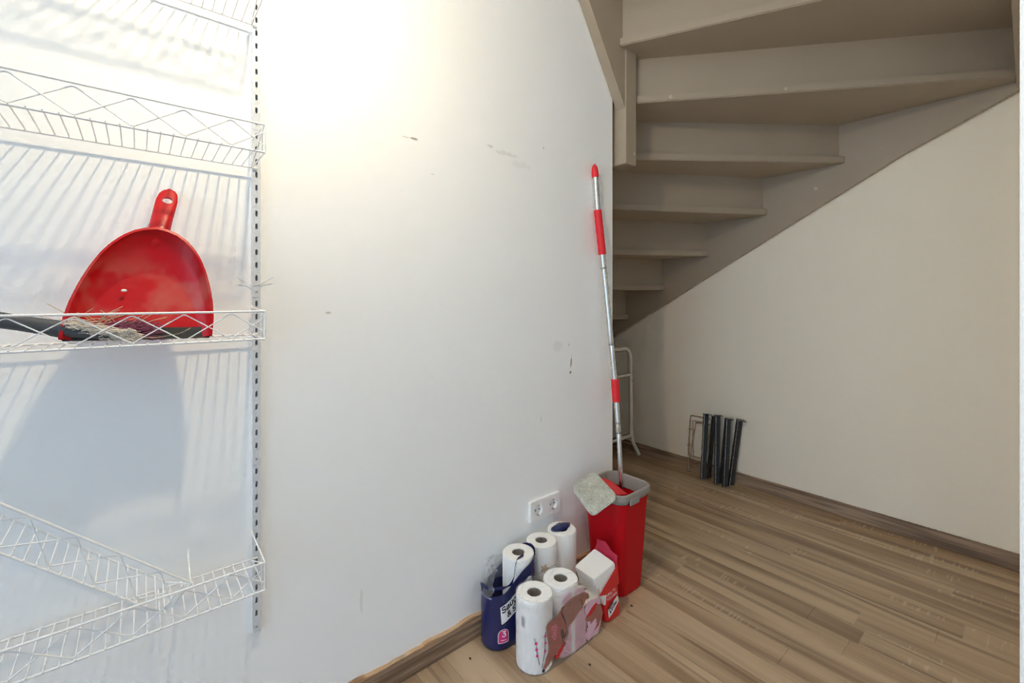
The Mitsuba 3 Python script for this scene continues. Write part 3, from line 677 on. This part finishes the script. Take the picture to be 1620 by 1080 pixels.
decal('small_fox', [(1.035, .078), (1.06, .095), (1.085, .105), (1.11, .090), (1.12, .06), (1.10, .03), (1.07, .022), (1.055, .040), (1.062, .060), (1.045, .068)], 'print_brown', .0006)
decal('small_fox_scarf', [(1.04, .082), (1.065, .100), (1.09, .108), (1.085, .092), (1.06, .080)], 'print_red', .0010)
decal('lettering_field', [(1.032, .030), (1.06, .052), (1.085, .060), (1.09, .040), (1.07, .020), (1.045, .014)], 'print_pink', .0010)
for i, (y, z) in enumerate(((.8975, .118), (.9075, .118), (.903, .106), (.914, .108), (.899, .095), (.910, .096), (.906, .086))):
    decal('pink_ring', Point(y, z).buffer(.0052).difference(Point(y, z).buffer(.0030)), 'print_rose', .0012, smooth_=0)
for i, (y, z) in enumerate(((.8430, .092), (.8445, .075), (.8460, .058), (.8700, .108), (.8700, .088), (.8690, .066))):
    decal('berry', Point(y, z).buffer(.0036), 'print_magenta', .0012, smooth_=0)
decal('twig', LineString([(.838, .105), (.843, .09), (.846, .06), (.853, .032)]).buffer(.0006), 'print_black', .0004, smooth_=0)
decal('twig', LineString([(.871, .118), (.870, .09), (.868, .06), (.860, .025)]).buffer(.0006), 'print_black', .0004, smooth_=0)
for i in range(7): decal('barcode', sbox(.7995+i*.0016, .130, .8003+i*.0016+.0004*(i % 2), .158), 'print_grey', .0006, smooth_=0)
lt = text_mesh('4 x 3', .008, .0003, False)

# red tissue packet leaning over the last toilet roll
tb = thing('tissue_pack', 'open red packet of white paper tissues between the toilet rolls and the red bin', 'tissue pack')
bot = np.array([(-1.000, 1.158, .002), (-.918, 1.158, .002), (-.918, 1.229, .002), (-1.000, 1.229, .002)])
topq = np.array([(-.968, 1.066, .184), (-.909, 1.078, .160), (-.905, 1.190, .181), (-1.000, 1.192, .199)])
topq = np.array([(-1.000, 1.085, .172), (-.912, 1.085, .166), (-.908, 1.195, .184), (-1.000, 1.195, .196)])
bot[:, 0] += .012; topq[:, 0] += .010; topq[:, 2] += .003
def lerp(q): return bot*(1-q)+topq*q
def grow(P, g): c = P.mean(0); return c+(P-c)*(1+g)
# keep clear of the roll below
def pack_q(q):
    P = lerp(q); P = P.copy()
    if P[0, 2] < .11: P[[0, 1], 1] = np.maximum(P[[0, 1], 1], 1.1455)
    return P
cutq = .60
redm = loft([rsq4 for rsq4 in [np.array([*p]) for p in (pack_q(0), pack_q(.3), pack_q(.55), pack_q(.62))]], True, True, True)
R0 = [resample3 for resample3 in []]
def ring4(P, n=6, r=.14):
    "quad with rounded corners"
    return fillet([P[0], P[1], P[2], P[3]], np.linalg.norm(P[1]-P[0])*r, n, closed=True)
part(tb, 'packet', loft([ring4(grow(pack_q(0), -.05)), ring4(pack_q(.03)), ring4(pack_q(.3)), ring4(pack_q(.5)), ring4(pack_q(.62))+np.array([0, 0, 0])], True, True, False), 'red_film', 40)
fr = np.array([pack_q(.60)[1], pack_q(.60)[2], topq[2]*.9+lerp(.6)[2]*.1, lerp(.66)[1]])+np.array([.0012, 0, 0])
part(tb, 'front_flap', hull(np.r_[fr, fr+np.array([.0012, 0, 0])]), 'red_film')
tis = [ring4(grow(pack_q(q), -.05), 5, .10) for q in (.35, .64, .8, .97)]+[ring4(grow(lerp(1.0), -.10), 5, .10)]
part(tb, 'tissue_stack', loft(tis, True, True, True), 'paper', 35, label='stack of white paper tissues')
g = []
for i in range(12):
    u = i/11; row = []
    for j in range(6):
        v = j/5; n1 = npnoise(np.array([u*5, v*4, 1.0]))-.5
        p = topq[3]*(1-u)+topq[2]*u; row.append((p[0]-.010*v+.01*n1, p[1]+.004+.012*v+.006*n1, p[2]-.02+(.052-.035*abs(u-.45))*v+.008*n1*v))
    g.append(row)
part(tb, 'torn_flap', loft(np.array(g), False), 'red_film_dark', True, label='torn film flap standing up')
e1, e2 = (bot[2]-bot[1]), (topq[2]-bot[2]); e1 = e1/np.linalg.norm(e1)
fo = np.array([-.906, 1.158, .002]); fu = np.array([0, 1., 0]); fvv = (lerp(.6)[1]+lerp(.6)[2]-bot[1]-bot[2])/2; fvv /= np.linalg.norm(fvv); fn = np.cross(fu, fvv); fn /= np.linalg.norm(fn)
fn = fn if fn[0] > 0 else -fn
def on_pack(m, a, b, ang=0.0, out=.0006, shear=0.0):
    v = m.vertices.copy(); v[:, 0] += shear*v[:, 1]; c, s = math.cos(ang), math.sin(ang)
    A_, B_ = v[:, 0]*c-v[:, 1]*s+a, v[:, 0]*s+v[:, 1]*c+b
    P = fo+A_[:, None]*fu+B_[:, None]*fvv+(v[:, 2]+out)[:, None]*fn
    P[:, 0] = np.maximum(P[:, 0], -.906+out+v[:, 2]+.006*P[:, 2]/.1)
    return trimesh.Trimesh(P, m.faces, process=False)
part(tb, 'label', on_pack(flat(Polygon([(.008, .020), (.030, .024), (.068, .052), (.068, .078), (.030, .056), (.010, .046)]).buffer(-.003).buffer(.003))), 'print_white', label='white label')if False else None
part(tb, 'label', on_pack(flat(Polygon([(.008, .018), (.030, .026), (.068, .056), (.066, .080), (.034, .062), (.010, .048)]).buffer(-.003).buffer(.003), .0004), 0, 0, 0, .0012), 'print_white', label='white label')
part(tb, 'lettering', on_pack(text_mesh('Soft', .012, .0003, True), .014, .044, .50, .0020, .25), 'print_black', label='black lettering Soft')
part(tb, 'lettering', on_pack(text_mesh('& Sicher', .009, .0003, True), .018, .031, .60, .0020, .25), 'print_black', label='black lettering & Sicher')
part(tb, 'lettering', on_pack(text_mesh('MULTI', .0105, .0003, False), .014, .098, .10, .0020), 'print_white', label='white lettering MULTI')
part(tb, 'lettering', on_pack(text_mesh('TÜCHER', .0095, .0003, False), .012, .082, .10, .0020), 'print_white', label='white lettering TÜCHER')

# ---------------------------------------------------------------- things in the far corner
fs = thing('step_stool', 'folded step stool of white tube standing in the corner behind the partition', 'step stool')
SX = -1.772; ya, yb = 2.09, 2.506
part(fs, 'hoop', tube(fillet([(SX, ya-.01, .13), (SX, ya, .715), (SX, yb, .715), (SX, yb+.008, .13)], .075, 8), .0115, 12), 'stool_white', True)
for s_, y_ in ((1, yb), (-1, ya)): part(fs, 'leg', tube(fillet([(SX, y_+s_*.008, .14), (SX+.004, y_+s_*.012, .10), (SX+.035, y_+s_*.045, .006)], .02, 4), .0115, 12), 'stool_white', True)
for z in (.540, .135): part(fs, 'cross_bar', tube([(SX+.004, ya, z), (SX+.004, yb, z)], .0095, 10), 'stool_white', True)
part(fs, 'seat_panel', bx((SX-.012, ya+.012, .15), (SX-.003, yb-.012, .535), .004), 'stool_grey', label='grey panel')
part(fs, 'seat_panel', bx((SX-.012, ya+.03, .548), (SX-.003, yb-.03, .700), .004), 'stool_grey')
for s_, y_ in ((1, yb), (-1, ya)): part(fs, 'rivet', dome((SX+.011, y_+s_*.002, .50), (1, 0, 0), .006, .004), 'steel', 30)

def leg_bar(label, b, t, yaw, w=.030):
    k = thing('metal_leg', label, 'metal leg', 'black metal legs leaning on the back wall')
    b, t = np.array(b, float), np.array(t, float); ax = t-b; L = np.linalg.norm(ax); ax /= L
    u = np.array([math.cos(yaw), math.sin(yaw), 0]); u -= ax*(u@ax); u /= np.linalg.norm(u); v = np.cross(ax, u)
    th = .0022
    prof = Polygon([(0, 0), (w, 0), (w, th), (th, th), (th, w), (0, w)])       # an angle section
    m = trimesh.creation.extrude_polygon(prof, L, engine='earcut'); M = np.eye(4); M[:3, 0], M[:3, 1], M[:3, 2], M[:3, 3] = u, v, ax, b; m.apply_transform(M)
    part(k, 'angle_bar', m, 'black_metal')
    pl = bx((-.004, -.004, L-.003), (w+.012, w+.006, L), .001); pl.apply_transform(M); part(k, 'top_plate', pl, 'black_metal')
    for q in (.12, .24): d = dome((b+ax*L*q+u*w*.55+v*(th)), v, .0036, .002); part(k, 'bolt', d, 'steel', 30)
    bead = bx((w-.0012, -.0012, .004), (w+.0012, .0012, L-.004)); bead.apply_transform(M); part(k, 'bare_edge', bead, 'steel', label='worn bright edge')
    return k
Q = math.radians
leg_bar('black metal angle leg farthest left, next to the wire rack', (-1.290, 2.498, .0015), (-1.308, 2.572, .362), Q(-50))
leg_bar('black metal angle leg slanting behind the leftmost leg', (-1.268, 2.530, .0015), (-1.256, 2.569, .360), Q(-30), .026)
leg_bar('black metal angle leg upright in the middle of the bundle', (-1.205, 2.490, .0015), (-1.222, 2.534, .379), Q(-50))
leg_bar('black metal angle leg slanting behind the right upright leg', (-1.196, 2.532, .0015), (-1.182, 2.571, .358), Q(-30), .024)
leg_bar('black metal angle leg upright, nearest the camera at the right of the bundle', (-1.158, 2.488, .0015), (-1.160, 2.532, .374), Q(-50))
leg_bar('black metal angle leg farthest right, tilted to the right', (-1.150, 2.535, .0015), (-1.116, 2.570, .372), Q(-50), .034)

wr = thing('wire_rack', 'folded brass-coloured wire rack leaning on the back wall left of the black legs', 'wire rack')
def frame(P, r): part(wr, 'wire_frame', tube(fillet(P, .008, 4, closed=True), r, 6, closed=True), 'brass', True)
frame([(-1.398, 2.592, .330), (-1.270, 2.592, .330), (-1.300, 2.580, .085), (-1.408, 2.580, .090)], .0030)
frame([(-1.362, 2.588, .294), (-1.262, 2.588, .296), (-1.300, 2.565, .060), (-1.396, 2.560, .040)], .0030)
frame([(-1.385, 2.590, .300), (-1.290, 2.590, .305), (-1.300, 2.578, .070), (-1.370, 2.572, .068)], .0020)
for z, y_ in ((.245, 2.586), (.150, 2.578)): part(wr, 'wire_clip', tube([(-1.414, y_, z), (-1.375, y_-.002, z+.003)], .0022, 6), 'brass', True)
part(wr, 'wire_foot', tube([(-1.392, 2.563, .046), (-1.388, 2.548, .006)], .0024, 6), 'brass', True); part(wr, 'foot_knob', trimesh.creation.icosphere(subdivisions=2, radius=.006).apply_translation((-1.388, 2.547, .0065)), 'steel', True)

# ---------------------------------------------------------------- crumbs on the floor
for (x, y, s_), lab_ in zip(((-.906, 1.287, .004), (-.838, .990, .0035), (-1.075, .740, .0035)), ('dark crumb on the floor right of the tissue pack', 'dark crumb on the floor in front of the toilet rolls', 'dark crumb on the floor left of the blue pack')):
    m = trimesh.creation.icosphere(subdivisions=1, radius=s_); m.vertices *= (1.2, .7, .5); m.apply_translation((x, y, s_*.5)); single('floor_crumb', lab_, 'crumb', m, 'crumb', True, 'dark crumbs on the floor')
